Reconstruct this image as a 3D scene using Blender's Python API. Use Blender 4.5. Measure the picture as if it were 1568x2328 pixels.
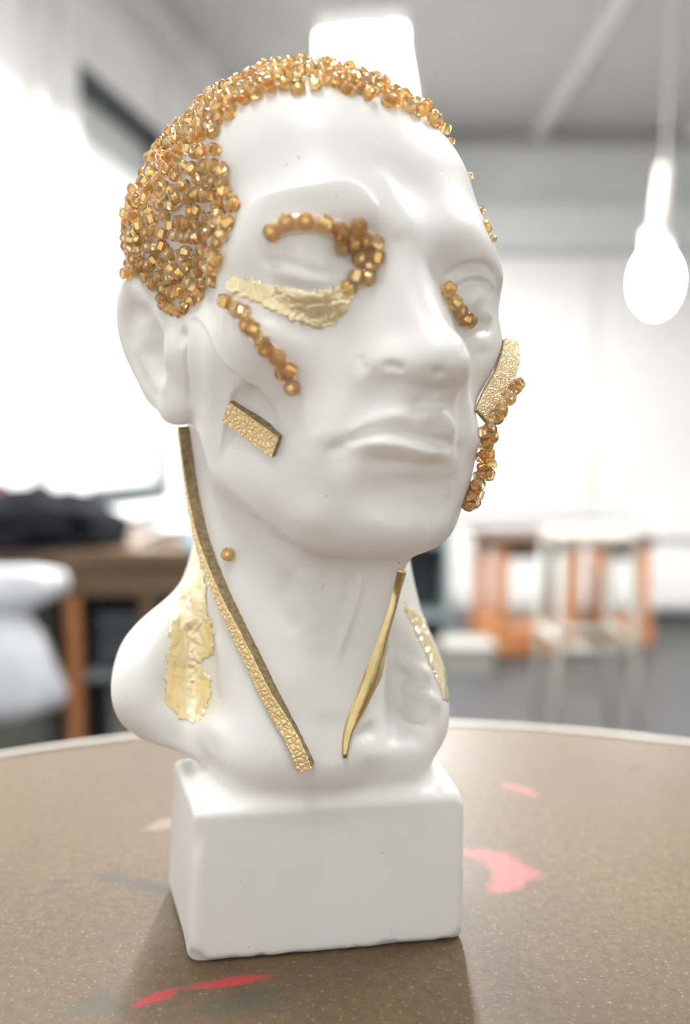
import bpy, bmesh, math, random, time
import numpy as np
from mathutils import Vector, Matrix
from mathutils.bvhtree import BVHTree
for o in list(bpy.data.objects): bpy.data.objects.remove(o,do_unlink=True)
scn=bpy.context.scene
TH=.90                                  # height of the table top in metres
# ---------------------------------------------------------------- camera
cd=bpy.data.cameras.new('camera'); cam=bpy.data.objects.new('camera',cd); scn.collection.objects.link(cam); scn.camera=cam
cd.sensor_fit='VERTICAL'; cd.sensor_height=36.; cd.sensor_width=24.247; cd.lens=1811/2328*36
cam.location=(0,0,TH+.11); cam.rotation_euler=(math.radians(90-4.5),0,0)
cd.clip_start=.01; cd.clip_end=60
cd.dof.use_dof=True; cd.dof.focus_distance=.167; cd.dof.aperture_fstop=6.0
# ---------------------------------------------------------------- world: soft light of the open side of the studio
wd=bpy.data.worlds.new('world'); scn.world=wd; wd.use_nodes=True
wd.node_tree.nodes['Background'].inputs[0].default_value=(1.0,.985,.96,1); wd.node_tree.nodes['Background'].inputs[1].default_value=1.0
# ---------------------------------------------------------------- picture
vs=scn.view_settings; vs.view_transform='Standard'; vs.look='None'; vs.gamma=1; vs.use_curve_mapping=False; vs.exposure=.12
TUBE_E=55.; OVER_E=31.; MAIN_E=480.; PEND_E=100.          # lamp glow strengths
# ---------------------------------------------------------------- helpers
COL=scn.collection
def tag(o,label=None,cat=None,group=None,kind=None):
    for k,v in (('label',label),('category',cat),('group',group),('kind',kind)):
        if v: o[k]=v
    return o
def empty(name,loc,label=None,cat=None,group=None,rz=0):
    o=bpy.data.objects.new(name,None); COL.objects.link(o); o.location=loc; o.rotation_euler=(0,0,rz); o.empty_display_size=.05
    return tag(o,label,cat,group)
def mesh_obj(name,v,f,mats,parent=None,smooth=True,mi=None):
    me=bpy.data.meshes.new(name)
    if isinstance(v,np.ndarray) and isinstance(f,np.ndarray):
        k=f.shape[1]; me.vertices.add(len(v)); me.vertices.foreach_set('co',np.ascontiguousarray(v,np.float32).ravel())
        me.loops.add(f.size); me.loops.foreach_set('vertex_index',np.ascontiguousarray(f,np.int32).ravel())
        me.polygons.add(len(f)); me.polygons.foreach_set('loop_start',np.arange(0,f.size,k,dtype=np.int32))
        try: me.polygons.foreach_set('loop_total',np.full(len(f),k,np.int32))
        except Exception: pass
        me.update(calc_edges=True)
    else: me.from_pydata([tuple(p) for p in v],[],[tuple(q) for q in f]); me.update()
    for m in (mats if isinstance(mats,(list,tuple)) else [mats]): me.materials.append(m)
    if mi is not None: me.polygons.foreach_set('material_index',np.asarray(mi,np.int32))
    me.polygons.foreach_set('use_smooth',np.full(len(me.polygons),smooth))
    o=bpy.data.objects.new(name,me); COL.objects.link(o)
    if parent: o.parent=parent
    return o
def bm_obj(name,bm,mat,parent=None,smooth=False):
    me=bpy.data.meshes.new(name); bm.normal_update(); bm.to_mesh(me); bm.free(); me.materials.append(mat)
    me.polygons.foreach_set('use_smooth',np.full(len(me.polygons),smooth))
    o=bpy.data.objects.new(name,me); COL.objects.link(o)
    if parent: o.parent=parent
    return o
def add_box(bm,c,size,R=None,bev=0):
    M=Matrix.Translation(c)@(R.to_4x4() if R else Matrix())@Matrix.Diagonal((*size,1))
    r=bmesh.ops.create_cube(bm,size=1,matrix=M)
    if bev: bmesh.ops.bevel(bm,geom=list({e for v in r['verts'] for e in v.link_edges}),offset=bev,segments=2,affect='EDGES',profile=.5)
    return bm
def box(name,c,size,mat,parent=None,R=None,bev=.003): return bm_obj(name,add_box(bmesh.new(),c,size,R,bev),mat,parent)
def add_cyl(bm,a,b,r0,r1=None,seg=20):
    a,b=Vector(a),Vector(b); d=b-a; M=Matrix.Translation((a+b)/2)@d.to_track_quat('Z','Y').to_matrix().to_4x4()
    bmesh.ops.create_cone(bm,cap_ends=True,segments=seg,radius1=r0,radius2=r0 if r1 is None else r1,depth=d.length,matrix=M); return bm
def cyl(name,a,b,r0,mat,parent=None,r1=None,seg=20,smooth=True): return bm_obj(name,add_cyl(bmesh.new(),a,b,r0,r1,seg),mat,parent,smooth)
# ---------------------------------------------------------------- materials
def mat(name,col,rough=.5,metal=0,spec=.5,**kw):
    m=bpy.data.materials.new(name); m.use_nodes=True; b=m.node_tree.nodes['Principled BSDF']
    b.inputs['Base Color'].default_value=(*col,1); b.inputs['Roughness'].default_value=rough; b.inputs['Metallic'].default_value=metal; b.inputs['Specular IOR Level'].default_value=spec
    for k,v in kw.items(): b.inputs[k].default_value=v
    return m
def N(m,t,**kw):
    n=m.node_tree.nodes.new(t)
    for k,v in kw.items():
        if k.startswith('_'): setattr(n,k[1:],v)
        else: n.inputs[k.replace('__',' ')].default_value=v
    return n
def Lk(m,a,b): m.node_tree.links.new(a,b)
def bump(m,h,strength=.3,dist=.001,prev=None):
    b=N(m,'ShaderNodeBump',Strength=strength,Distance=dist); Lk(m,h,b.inputs['Height'])
    if prev: Lk(m,prev.outputs[0],b.inputs['Normal'])
    Lk(m,b.outputs[0],m.node_tree.nodes['Principled BSDF'].inputs['Normal']); return b
def ramp(m,src,stops):
    r=N(m,'ShaderNodeValToRGB'); e=r.color_ramp.elements
    while len(e)<len(stops): e.new(.5)
    for el,(p,c) in zip(e,stops): el.position=p; el.color=(*c,1) if len(c)==3 else c
    Lk(m,src,r.inputs[0]); return r.outputs[0]
def mixc(m,fac,a,b):
    x=N(m,'ShaderNodeMix',_data_type='RGBA')
    for s,i in ((fac,0),(a,6),(b,7)):
        if isinstance(s,(int,float)): x.inputs[i].default_value=s
        elif isinstance(s,tuple): x.inputs[i].default_value=(*s,1)
        else: Lk(m,s,x.inputs[i])
    return x.outputs[2]
def noisy(name,c1,c2,scale,rough=.5,metal=0,bmp=0,bscale=None,detail=4,spec=.5):
    m=mat(name,c1,rough,metal,spec); tc=N(m,'ShaderNodeTexCoord'); n=N(m,'ShaderNodeTexNoise',Scale=scale,Detail=detail); Lk(m,tc.outputs['Object'],n.inputs['Vector'])
    Lk(m,ramp(m,n.outputs[0],[(.3,c1),(.7,c2)]),m.node_tree.nodes['Principled BSDF'].inputs['Base Color'])
    if bmp:
        n2=N(m,'ShaderNodeTexNoise',Scale=bscale or scale*4,Detail=3); Lk(m,tc.outputs['Object'],n2.inputs['Vector']); bump(m,n2.outputs[0],bmp,.001)
    return m
def wood(name,c1,c2,scale=18,axis=2,rough=.45):
    m=mat(name,c1,rough); tc=N(m,'ShaderNodeTexCoord'); mp=N(m,'ShaderNodeMapping'); s=[1,1,1]; s[axis]=.08; mp.inputs['Scale'].default_value=s
    Lk(m,tc.outputs['Object'],mp.inputs['Vector']); n=N(m,'ShaderNodeTexNoise',Scale=scale,Detail=6,Distortion=1.2); Lk(m,mp.outputs[0],n.inputs['Vector'])
    Lk(m,ramp(m,n.outputs[0],[(.3,c1),(.7,c2)]),m.node_tree.nodes['Principled BSDF'].inputs['Base Color']); bump(m,n.outputs[0],.2,.001); return m
def emit(name,col,e):
    m=mat(name,(.9,.9,.9),.4); b=m.node_tree.nodes['Principled BSDF']; b.inputs['Emission Color'].default_value=(*col,1); b.inputs['Emission Strength'].default_value=e; return m
# ================================================================ the room
PAINT=noisy('white_paint',(.80,.80,.79),(.84,.84,.83),3,.55,bmp=.05,bscale=60)
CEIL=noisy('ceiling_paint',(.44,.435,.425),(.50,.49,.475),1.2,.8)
SHADEG=noisy('soffit_shade_grey',(.52,.53,.53),(.57,.58,.58),2,.7)  # grey of the soffit, also stands in for shade on the upper wall
FLOOR=noisy('floor_lino',(.05,.053,.056),(.07,.07,.073),6,.4,bmp=.05,bscale=40)
DARKF=mat('dark_frame',(.035,.045,.05),.45)
TRIM=mat('trim_paint',(.72,.71,.69),.5)
WOODB=wood('bench_wood',(.085,.05,.025),(.14,.085,.045),10,0)
WOODO=wood('orange_wood',(.30,.115,.04),(.40,.17,.065),10,2)
WOODD=wood('dark_wood',(.05,.028,.016),(.09,.052,.03),10,0)
A12=math.radians(12.3); LN=Vector((math.cos(A12),-math.sin(A12),0)); LD=Vector((math.sin(A12),math.cos(A12),0)); LC=1.6
def lw(s,z,off=0): return LN*(-LC+off)+LD*s+Vector((0,0,z))       # point on the left wall, s metres along it
RLW=Matrix.Rotation(-A12,3,'Z'); CH=2.92; BY=5.05
box('floor',(.6,1.6,-.05),(7.5,7.6,.1),FLOOR,bev=0)['kind']='structure'
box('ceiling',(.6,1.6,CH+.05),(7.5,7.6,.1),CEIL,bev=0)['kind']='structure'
# left wall with a window opening, built from four pieces around the hole
W0,W1,WZ0,WZ1=2.72,3.46,.775,2.43
bm=bmesh.new()
def lwbox(s0,s1,z0,z1,o0,o1): add_box(bm,(lw((s0+s1)/2,(z0+z1)/2,(o0+o1)/2)),(o1-o0,s1-s0,z1-z0),RLW)
lwbox(-2.2,W0,0,CH,-.2,0); lwbox(W1,6.2,0,CH,-.2,0); lwbox(W0,W1,0,WZ0,-.2,0); lwbox(W0,W1,WZ1,CH,-.2,0)
bm_obj('wall_left',bm,PAINT)['kind']='structure'
win=empty('window_1',lw((W0+W1)/2,WZ0)); win['kind']='structure'
def wpart(name,s0,s1,z0,z1,o0,o1,m,bev=.004):
    o=box(name,lw((s0+s1)/2,(z0+z1)/2,(o0+o1)/2)-win.location,(o1-o0,s1-s0,z1-z0),m,win,RLW,bev); return o
PANEU=mat('grey_pane',(.62,.63,.62),.4); PANEL_=mat('lit_pane',(.80,.82,.83),.3); FG=mat('frame_grey',(.16,.175,.18),.5); ZM=1.72  # reflected room light put in as two pane colours, grey above, white below
wpart('pane',W0,W1,ZM,WZ1,-.06,-.05,PANEU,0); wpart('pane',W0,W1,WZ0,ZM,-.055,-.045,PANEL_,0)
wpart('window_frame',W0,W1,WZ1-.085,WZ1,-.06,.004,DARKF); wpart('window_frame',W0,W0+.03,WZ0,WZ1,-.06,.004,FG); wpart('window_frame',W1-.05,W1,WZ0,WZ1,-.06,.004,FG)
wpart('bottom_rail',W0,W1,WZ0,WZ0+.085,-.06,.004,DARKF)
wpart('window_sill',W0-.05,W1+.08,WZ0-.05,WZ0-.01,0,.06,PAINT)
wpart('panel',W0,W1,WZ0-.19,WZ0-.12,0,.012,TRIM)
wpart('casing',W1,W1+.12,.7,CH-.25,0,.025,PAINT); wpart('casing',W0-.11,W0,.7,CH-.25,0,.025,PAINT)
# picture rails / ducts along the top of the left wall and an upright batten
o=box('trim_1',lw(2.0,CH-.06,.05),(.10,8.3,.12),TRIM,None,RLW); o['kind']='structure'
o=box('trim_2',lw(2.0,CH-.22,.015),(.03,8.3,.05),TRIM,None,RLW); o['kind']='structure'
o=box('trim_3',lw(2.455,CH/2-.1,.02),(.04,.07,CH-.2),TRIM,None,RLW); o['kind']='structure'
# back wall with a boxed soffit; shade of its upper part put in as grey
box('wall_back',(.6,BY+.1,CH/2),(7.5,.2,CH),PAINT,bev=0)['kind']='structure'
box('wall_right',(4.3,1.6,CH/2),(.2,7.6,CH),PAINT,bev=0)['kind']='structure'
box('trim_4',(1.6,BY-.09,2.34),(5.3,.18,.28),SHADEG,bev=.01)['kind']='structure'
box('trim_5',(1.6,BY-.04,2.70),(5.3,.08,.40),SHADEG,bev=.01)['kind']='structure'  # band coloured grey for the shade on the upper wall
box('trim_6',(1.6,BY-.06,CH-.05),(5.3,.12,.08),mat('pipe_grey',(.30,.29,.28),.5),bev=.01)['kind']='structure'
box('baseboard_back',(2.0,BY-.012,.06),(4.4,.024,.12),TRIM)['kind']='structure'
# ceiling ribs
for i,(x,w) in enumerate(((1.15,.05),(2.1,.16))): box('trim_%d'%(7+i),(x,2.3,CH-.03),(w,5.4,.06),TRIM)['kind']='structure'
def P3(px,py,Y):                       # the point at depth Y (metres along the view) seen at a pixel of the photograph
    x=(px-784)/1811; y=(1164-py)/1811; c,s=math.cos(math.radians(4.5)),math.sin(math.radians(4.5))
    d=Vector((x,y*s+c,y*c-s)); return Vector((0,0,TH+.11))+d*(Y/d.y)
# white display boards on the back wall, side by side
BOARD=mat('white_board',(.66,.66,.65),.4)
for i,(x0,x1) in enumerate(((.55,1.55),(1.57,2.60),(2.62,3.65))):
    b=empty('display_board',((x0+x1)/2,BY-.02,.60),('leftmost white display board on the back wall, right of the bust','white display board on the back wall behind the hanging lamp','rightmost white display board on the back wall, at the picture edge')[i],'board','white display boards')
    box('panel',(0,0,.76),(x1-x0,.02,1.5),BOARD,b); box('frame',(0,-.012,.0),(x1-x0,.03,.03),TRIM,b); box('frame',(0,-.012,1.52),(x1-x0,.03,.03),TRIM,b)
# low white cupboard run under the boards
cp=empty('low_cabinet',(2.6,BY-.2,0),'low white cabinet along the back wall under the display boards','cabinet')
box('body',(0,.03,.27),(1.55,.30,.46),PAINT,cp); box('top',(0,0,.515),(1.6,.40,.03),PAINT,cp)
for k in range(3): d=box('door',(-.51+.51*k,-.135,.28),(.49,.02,.40),PAINT,cp); box('handle',(-.51+.51*k,-.15,.43),(.12,.012,.012),TRIM,d)
# ---------------------------------------------------------------- lamps
TUBE=emit('tube_glow',(1,.98,.95),TUBE_E); TUBEM=emit('bright_tube_glow',(1,.98,.96),MAIN_E)
FIX=mat('fixture_white',(.8,.8,.8),.4)
def fixture(loc,rz,label,L=1.25,tm=None,bare=False):
    f=empty('ceiling_light',loc,label,'light','twin tube ceiling lights',rz)
    box('housing',(0,0,.055),(.06 if bare else .28,L+.06,.05),FIX,f); sp=.074 if bare else .06
    for s in (() if bare else (-1,1)): box('added_skirt',(s*.137,0,.02),(.006,L+.06,.11),FIX,f,bev=.001)  # side skirts added to cut tube light off the upper wall and ceiling
    for s in (-1,1):
        t=cyl('tube',(s*sp,-L/2,0),(s*sp,L/2,0),.028,tm or TUBE,f,seg=16)
        for e in (-1,1): cyl('socket',(s*sp,e*(L/2+.012),0),(s*sp,e*(L/2-.012),0),.030,FIX,t,seg=12)
    for e in (-1,1): cyl('rod',(0,e*L*.35,.07),(0,e*L*.35,CH-loc[2]),.006,FIX,f,seg=8)
    return f
a=P3(822,88,2.6); fixture((a.x+.065,a.y+.42,a.z),-math.radians(9),'twin tube ceiling light glowing right above the beaded head',.80,TUBEM)
for p,l in (((-.45,1.15,2.6),'twin tube ceiling light near the left wall, above the frame'),((1.35,1.15,2.6),'twin tube ceiling light over the right half of the room, above the frame')): fixture(p,0,l)
fixture((-.25,-.35,2.6),0,'twin tube ceiling light straight above the round table, out of the frame',tm=emit('soft_tube_glow',(1,.98,.95),OVER_E))
# pendant lamp on the right
q=P3(1490,640,2.9); pl=empty('pendant_lamp',q,'bright white pendant lamp hanging at the right on a pale stem','lamp')
GLOBE=emit('globe_glow',(1,.98,.95),PEND_E)
bm=bmesh.new(); bmesh.ops.create_uvsphere(bm,u_segments=32,v_segments=20,radius=1,matrix=Matrix.Diagonal((.075,.075,.115,1))); bm_obj('globe',bm,GLOBE,pl,True)
cyl('socket',(0,0,.10),(0,0,.17),.045,FIX,pl); cyl('stem',(.004,0,.16),(.022,0,.40),.026,mat('stem_cream',(.85,.78,.70),.3),pl); cyl('cord',(.022,0,.40),(.03,0,CH-q.z),.005,TRIM,pl,seg=8)

# ---------------------------------------------------------------- camera model (1568 x 2328 frame)
F=1811.0; PITCH=np.radians(4.5); CAM=np.array([0.,0.,110.])   # mm above the table top
def proj(p):
    d=np.asarray(p,float)-CAM; c,s=np.cos(PITCH),np.sin(PITCH)
    fw=d[...,1]*c-d[...,2]*s; up=d[...,1]*s+d[...,2]*c
    return np.stack([784+F*d[...,0]/fw,1164-F*up/fw],-1),fw
def ray(px):
    px=np.asarray(px,float); x=(px[...,0]-784)/F; y=(1164-px[...,1])/F
    c,s=np.cos(PITCH),np.sin(PITCH)
    return np.stack([x,y*s+c,y*c-s],-1)            # times forward depth
def unproj(px,depth): return CAM+ray(px)*np.asarray(depth)[...,None]
def rot(yaw,pit,rol):
    c,s=np.cos(yaw),np.sin(yaw); Rz=np.array([[c,-s,0],[s,c,0],[0,0,1]])
    c,s=np.cos(pit),np.sin(pit); Rx=np.array([[1,0,0],[0,c,-s],[0,s,c]])
    c,s=np.cos(rol),np.sin(rol); Ry=np.array([[c,0,s],[0,1,0],[-s,0,c]])
    return Rz@Rx@Ry
HS=.46; HR=rot(np.radians(26.7),np.radians(.65),np.radians(-1.8)); HT=np.array([-6.8,192.1,133.4])
def h2w(p): return HS*(np.asarray(p,float)@HR.T)+HT
def w2h(p): return (np.asarray(p,float)-HT)@HR/HS
# ---------------------------------------------------------------- signed distance sculpting on a grid
class Grid:
    def __init__(s,lo,hi,h):
        s.lo=np.array(lo,float); s.h=h; s.n=np.ceil((np.array(hi)-s.lo)/h).astype(int)+1
        s.D=np.full(s.n,20.,np.float32); s.pad=3.
    def _box(s,lo,hi,pad):
        a=np.maximum(np.floor((lo-pad-s.lo)/s.h).astype(int),0); b=np.minimum(np.ceil((hi+pad-s.lo)/s.h).astype(int)+1,s.n)
        if (b<=a).any(): return None
        ax=[(s.lo[i]+s.h*np.arange(a[i],b[i])).astype(np.float32) for i in range(3)]
        return tuple(slice(a[i],b[i]) for i in range(3)),ax[0][:,None,None],ax[1][None,:,None],ax[2][None,None,:]
    def _op(s,sl,d,k,op):
        A=s.D[sl]
        if op=='U':
            if k>0: hh=np.maximum(k-np.abs(A-d),0); s.D[sl]=np.minimum(A,d)-hh*hh*(.25/k)
            else: s.D[sl]=np.minimum(A,d)
        else:
            d=-d
            if k>0: hh=np.maximum(k-np.abs(A-d),0); s.D[sl]=np.maximum(A,d)+hh*hh*(.25/k)
            else: s.D[sl]=np.maximum(A,d)
    def ell(s,c,r,k=0,op='U',R=None):
        c=np.array(c,float); r=np.array(r,float); R=np.eye(3) if R is None else R
        e=np.sqrt(((R*r)**2).sum(1)); b=s._box(c-e,c+e,max(1.6*k,s.pad)+2*s.h)
        if b is None: return
        sl,X,Y,Z=b; X=X-np.float32(c[0]);Y=Y-np.float32(c[1]);Z=Z-np.float32(c[2])
        k0=0;k1=0
        for i in range(3):
            q=np.float32(R[0,i])*X+np.float32(R[1,i])*Y+np.float32(R[2,i])*Z
            q=q/np.float32(r[i]); k0=k0+q*q; q=q/np.float32(r[i]); k1=k1+q*q
        k0=np.sqrt(k0); k1=np.sqrt(k1)
        s._op(sl,k0*(k0-1)/np.maximum(k1,1e-6),k,op)
    def cone(s,a,b,ra,rb,k=0,op='U'):
        a=np.array(a,float); b=np.array(b,float); m=max(ra,rb)
        bx=s._box(np.minimum(a,b)-m,np.maximum(a,b)+m,max(1.6*k,s.pad)+2*s.h)
        if bx is None: return
        sl,X,Y,Z=bx; X=X-np.float32(a[0]);Y=Y-np.float32(a[1]);Z=Z-np.float32(a[2])
        v=b-a; L=max(v@v,1e-9); v=v.astype(np.float32)
        t=np.clip((X*v[0]+Y*v[1]+Z*v[2])/np.float32(L),0,1)
        d=np.sqrt((X-v[0]*t)**2+(Y-v[1]*t)**2+(Z-v[2]*t)**2)-(np.float32(ra)+np.float32(rb-ra)*t)
        s._op(sl,d,k,op)
    def chain(s,pts,rs,k=0,op='U'):
        # union of the links first, then one op, so links do not bulge at joints
        pts=np.array(pts,float); rs=np.array(rs,float) if np.ndim(rs) else np.full(len(pts),float(rs)); m=rs.max()
        bx=s._box(pts.min(0)-m,pts.max(0)+m,max(1.6*k,s.pad)+2*s.h)
        if bx is None: return
        sl,X,Y,Z=bx; best=None
        for a,b,ra,rb in zip(pts[:-1],pts[1:],rs[:-1],rs[1:]):
            v=b-a; L=max(v@v,1e-9); v=v.astype(np.float32); a=a.astype(np.float32)
            x=X-a[0];y=Y-a[1];z=Z-a[2]
            t=np.clip((x*v[0]+y*v[1]+z*v[2])/np.float32(L),0,1)
            d=np.sqrt((x-v[0]*t)**2+(y-v[1]*t)**2+(z-v[2]*t)**2)-(np.float32(ra)+np.float32(rb-ra)*t)
            best=d if best is None else np.minimum(best,d)
        s._op(sl,best,k,op)
    def box(s,c,half,r,R,k=0,op='U'):
        c=np.array(c,float); half=np.array(half,float); e=np.abs(R)@half
        b=s._box(c-e,c+e,max(1.6*k,s.pad)+2*s.h)
        if b is None: return
        sl,X,Y,Z=b; X=X-np.float32(c[0]);Y=Y-np.float32(c[1]);Z=Z-np.float32(c[2]); out=0;ins=None
        for i in range(3):
            q=np.abs(np.float32(R[0,i])*X+np.float32(R[1,i])*Y+np.float32(R[2,i])*Z)-np.float32(half[i]-r)
            out=out+np.maximum(q,0)**2; ins=q if ins is None else np.maximum(ins,q)
        s._op(sl,np.sqrt(out)+np.minimum(ins,0)-np.float32(r),k,op)
    # head-space versions (real-size millimetres, +x the figure's left, -y the face)
    def hell(s,c,r,k=0,op='U',R=None): s.ell(h2w(c),np.array(r)*HS,k*HS,op,HR if R is None else HR@R)
    def hchain(s,p,r,k=0,op='U'): s.chain(h2w(p),np.array(r)*HS,k*HS,op)
    def sym(s,f,c,*a,**kw):
        for sg in (1,-1):
            cc=np.array(c,float).copy(); cc[...,0]*=sg; f(cc,*a,**kw)
    def mesh(s):
        D=s.D; S=D<0; n=s.n
        act=np.zeros(n-1,np.int8)
        for i in (0,1):
            for j in (0,1):
                for k in (0,1): act+=S[i:n[0]-1+i,j:n[1]-1+j,k:n[2]-1+k]
        cells=np.argwhere((act>0)&(act<8)); N=len(cells)
        vid=np.full(n-1,-1,np.int32); vid[tuple(cells.T)]=np.arange(N)
        co=np.array([[i,j,k] for i in (0,1) for j in (0,1) for k in (0,1)])
        V=np.stack([D[tuple((cells+c).T)] for c in co],1)
        acc=np.zeros((N,3)); cnt=np.zeros(N)
        for a in range(8):
            for ax in range(3):
                if co[a][ax]==0:
                    b=a+(4,2,1)[ax]; va,vb=V[:,a],V[:,b]; m=(va<0)!=(vb<0)
                    t=va[m]/(va[m]-vb[m]); p=np.repeat(co[a][None].astype(float),m.sum(),0); p[:,ax]+=t
                    acc[m]+=p; cnt[m]+=1
        P=s.lo+s.h*(cells+acc/cnt[:,None])
        quads=[]
        for ax in range(3):
            o=[i for i in range(3) if i!=ax]
            sa=[slice(1,n[i]-1) for i in range(3)]; sa[ax]=slice(0,n[ax]-1); sb=list(sa); sb[ax]=slice(1,n[ax])
            A=S[tuple(sa)]; B=S[tuple(sb)]; e=np.argwhere(A!=B)
            fl=A[tuple(e.T)]
            base=e.copy(); base[:,o[0]]+=1; base[:,o[1]]+=1
            def v(d0,d1):
                q=base.copy(); q[:,o[0]]-=d0; q[:,o[1]]-=d1; return vid[tuple(q.T)]
            q=np.stack([v(1,1),v(0,1),v(0,0),v(1,0)],1)
            flip=fl if ax!=1 else ~fl
            q[~flip]=q[~flip][:,::-1]
            quads.append(q)
        return P,np.concatenate(quads)
def vnormals(P,Q):
    n=np.cross(P[Q[:,2]]-P[Q[:,0]],P[Q[:,3]]-P[Q[:,1]]); N=np.zeros_like(P)
    for i in range(3):
        s=np.zeros(len(P))
        for j in range(4): s+=np.bincount(Q[:,j],n[:,i],len(P))
        N[:,i]=s
    return N/np.maximum(np.linalg.norm(N,axis=1),1e-12)[:,None]
def cat(p,n=4):
    p=np.array(p,float); q=np.vstack([2*p[0]-p[1],p,2*p[-1]-p[-2]]); out=[]
    for i in range(1,len(q)-2):
        for t in np.arange(n)/n:
            a,b,c,d=q[i-1:i+3]; out.append(.5*(2*b+(c-a)*t+(2*a-5*b+4*c-d)*t*t+(3*b-a-3*c+d)*t**3))
    return np.array(out+[p[-1]])
BLOCK_R=rot(np.radians(8.2),0,0)
def base_sdf(h):
    g=Grid((-66,128,-2),(52,256,212),h)
    E,C=g.hell,g.hchain; sy=g.sym
    def CC(p,r,k,op='U'):
        q=cat(np.hstack([np.array(p,float),np.array(r,float)[:,None]])); C(q[:,:3],np.maximum(q[:,3],.3),k,op)
    # cranium, forehead, face, jaw
    g.pad=24.; E((0,18,50),(76,94,76)); g.pad=3.
    E((0,-38,62),(62,54,52),34)
    E((0,-40,-10),(56,48,62),34)
    E((0,-44,-60),(46,46,38),30)
    E((0,-80,-84),(24,20,17),20)
    sy(C,[(52,-4,0),(47,-12,-55),(28,-60,-84)],[15,14,11],36)
    sy(E,(46,-56,-4),(20,19,14),32)
    sy(C,[(50,-48,0),(68,0,4)],[7,5],24)
    sy(E,(94,-42,52),(24,34,30),16,'S')
    # brows and sockets
    sy(CC,[(8,-87,38),(28,-86,42),(46,-73,40),(56,-58,28)],[8,8,7,6],24)
    E((35,-104,19),(20,22,11),22,'S')
    E((18,-99,22),(7,10,9),14,'S')
    E((-36,-116,16),(24,22,10),30,'S')
    E((-18,-100,22),(7,9,9),16,'S')
    E((33,-72,20),(16,13.5,12.5),8)
    E((-35,-62,30),(28,22,17),16)
    E((-35,-75,15),(20,14,13),8)
    # nose
    CC([(0,-87,34),(0,-100,12),(0,-109,-6)],[7,8,9.5],14)
    sy(C,[(9,-84,18),(13,-91,-10)],[9,10],18)
    E((0,-112,-11),(12,13,11),9)
    sy(E,(14.5,-98,-16),(8,13,8),12)
    # muzzle, lips
    E((0,-79,-46),(35,26,26),24)
    sy(CC,[(28,-87,-48),(17,-97.5,-44),(7,-102.5,-41),(0,-102,-42)],[2.5,4.2,4.6,4.4],8)
    sy(CC,[(26,-88,-50),(14,-98.5,-54),(0,-101.5,-55)],[2.5,4.6,5.4],8)
    CC([(-20,-107,-69),(0,-110,-68),(20,-107,-69)],[4,5,4],18,'S')
    sy(CC,[(22,-106,-22),(32,-101,-38),(37,-95,-54)],[2,2,1],14,'S')
    # ears
    for sg in (1,-1):
        u=np.array([sg*.50,.86,.08]); n=np.array([sg*.86,-.50,0]); z=np.array([0,.12,.99])
        o=np.array([sg*66,2,0.])
        def e3(a,b,c=0): return o+u*a+z*b+n*c
        M=np.stack([u,np.cross(z,u),z],1); M=M/np.linalg.norm(M,axis=0)
        E(e3(16,4,1),(19,5,29),9,'U',M)
        E(e3(9,-22,1),(11,6,13),9,'U',M)
        E(e3(16,2,9),(9,7,18),5,'S',M)
        CC([e3(4,8,3),e3(4,20,5),e3(10,30,5),e3(21,32,5),e3(31,23,5),e3(34,7,4),e3(29,-10,3),e3(20,-24,2)],[3,4,4.6,4.8,4.6,4,3.4,3],4)
        CC([e3(22,20,3),e3(24,4,4),e3(19,-10,4),e3(11,-15,4)],[2.5,3.2,3.4,3],6)
        E(e3(9,-24,3),(9,5,10),7,'U',M)
        E(e3(0,-2,4),(5,5,9),7,'U',M)
    # neck
    C([(0,22,-20),(0,24,-70)],[52,50],24)
    def w(p,r,k,op='U'):
        q=cat(np.hstack([np.array(p,float),np.array(r,float)[:,None]])); g.chain(q[:,:3],q[:,3],k,op)
    g.chain([(-9,203,105),(-10,194,45)],[25,25],10)
    # shoulders and chest
    w([(-22,208,88),(-32,203,66),(-42,197,52)],[12,11,12],14)
    w([(4,208,88),(10,203,66),(12,198,54)],[12,11,11],14)
    g.ell((-40,190,55),(15.5,17,13),10)
    g.ell((9.5,191,52),(15,15,14),10)
    g.ell((-12,185,45),(27,16,11),10)
    g.box((-5,186.2,38),(22,17.5,9),6,BLOCK_R,8)
    w([(-47,182,50),(-30,176,43),(-12,172,43)],[5,4,3.5],9)
    w([(18,184,46),(8,177,42),(-4,172,42)],[5,4,3.5],9)
    # hollows above the collar bones
    g.ell((-35.8,172,60),(7,13,21),9,'S')
    g.ell((13,173,60),(5,12,14),8,'S')
    # sternomastoids, larynx
    w([(-32,198,112),(-26,186,80),(-13,172,45)],[6,6,4],9)
    w([(13,186,112),(8,179,80),(-3,172,45)],[6,6,4],9)
    g.chain([(-7,180,88),(-8,174,60)],[9,6],10)
    # block: front face turned a little to the right, left flank flaring backwards, chipped foot
    c=np.array([-3.25,166.3,0])+BLOCK_R@np.array([0,18.,0]); c[2]=17
    g.box(c,(30.2,18.,17),1.8,BLOCK_R,4)
    R2=rot(np.radians(21),0,0); c2=np.array([-33.4,163.2,16.6])+R2@np.array([15,16.,0])
    g.box(c2,(15,16.,16.6),1.8,R2,2.5)
    R3=rot(np.radians(21),0,0)@rot(0,0,np.radians(-24)); g.box((-51,176,-1.5),(9,40,16),1,R3,1.5,'S')
    fe=[np.array([-3.25,166.3,-.2])+BLOCK_R@np.array([x,-.1,0]) for x in np.linspace(-30,30,13)]
    rng=np.random.default_rng(5); g.chain(fe,rng.uniform(.5,1.3,13),.8,'S')
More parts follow.
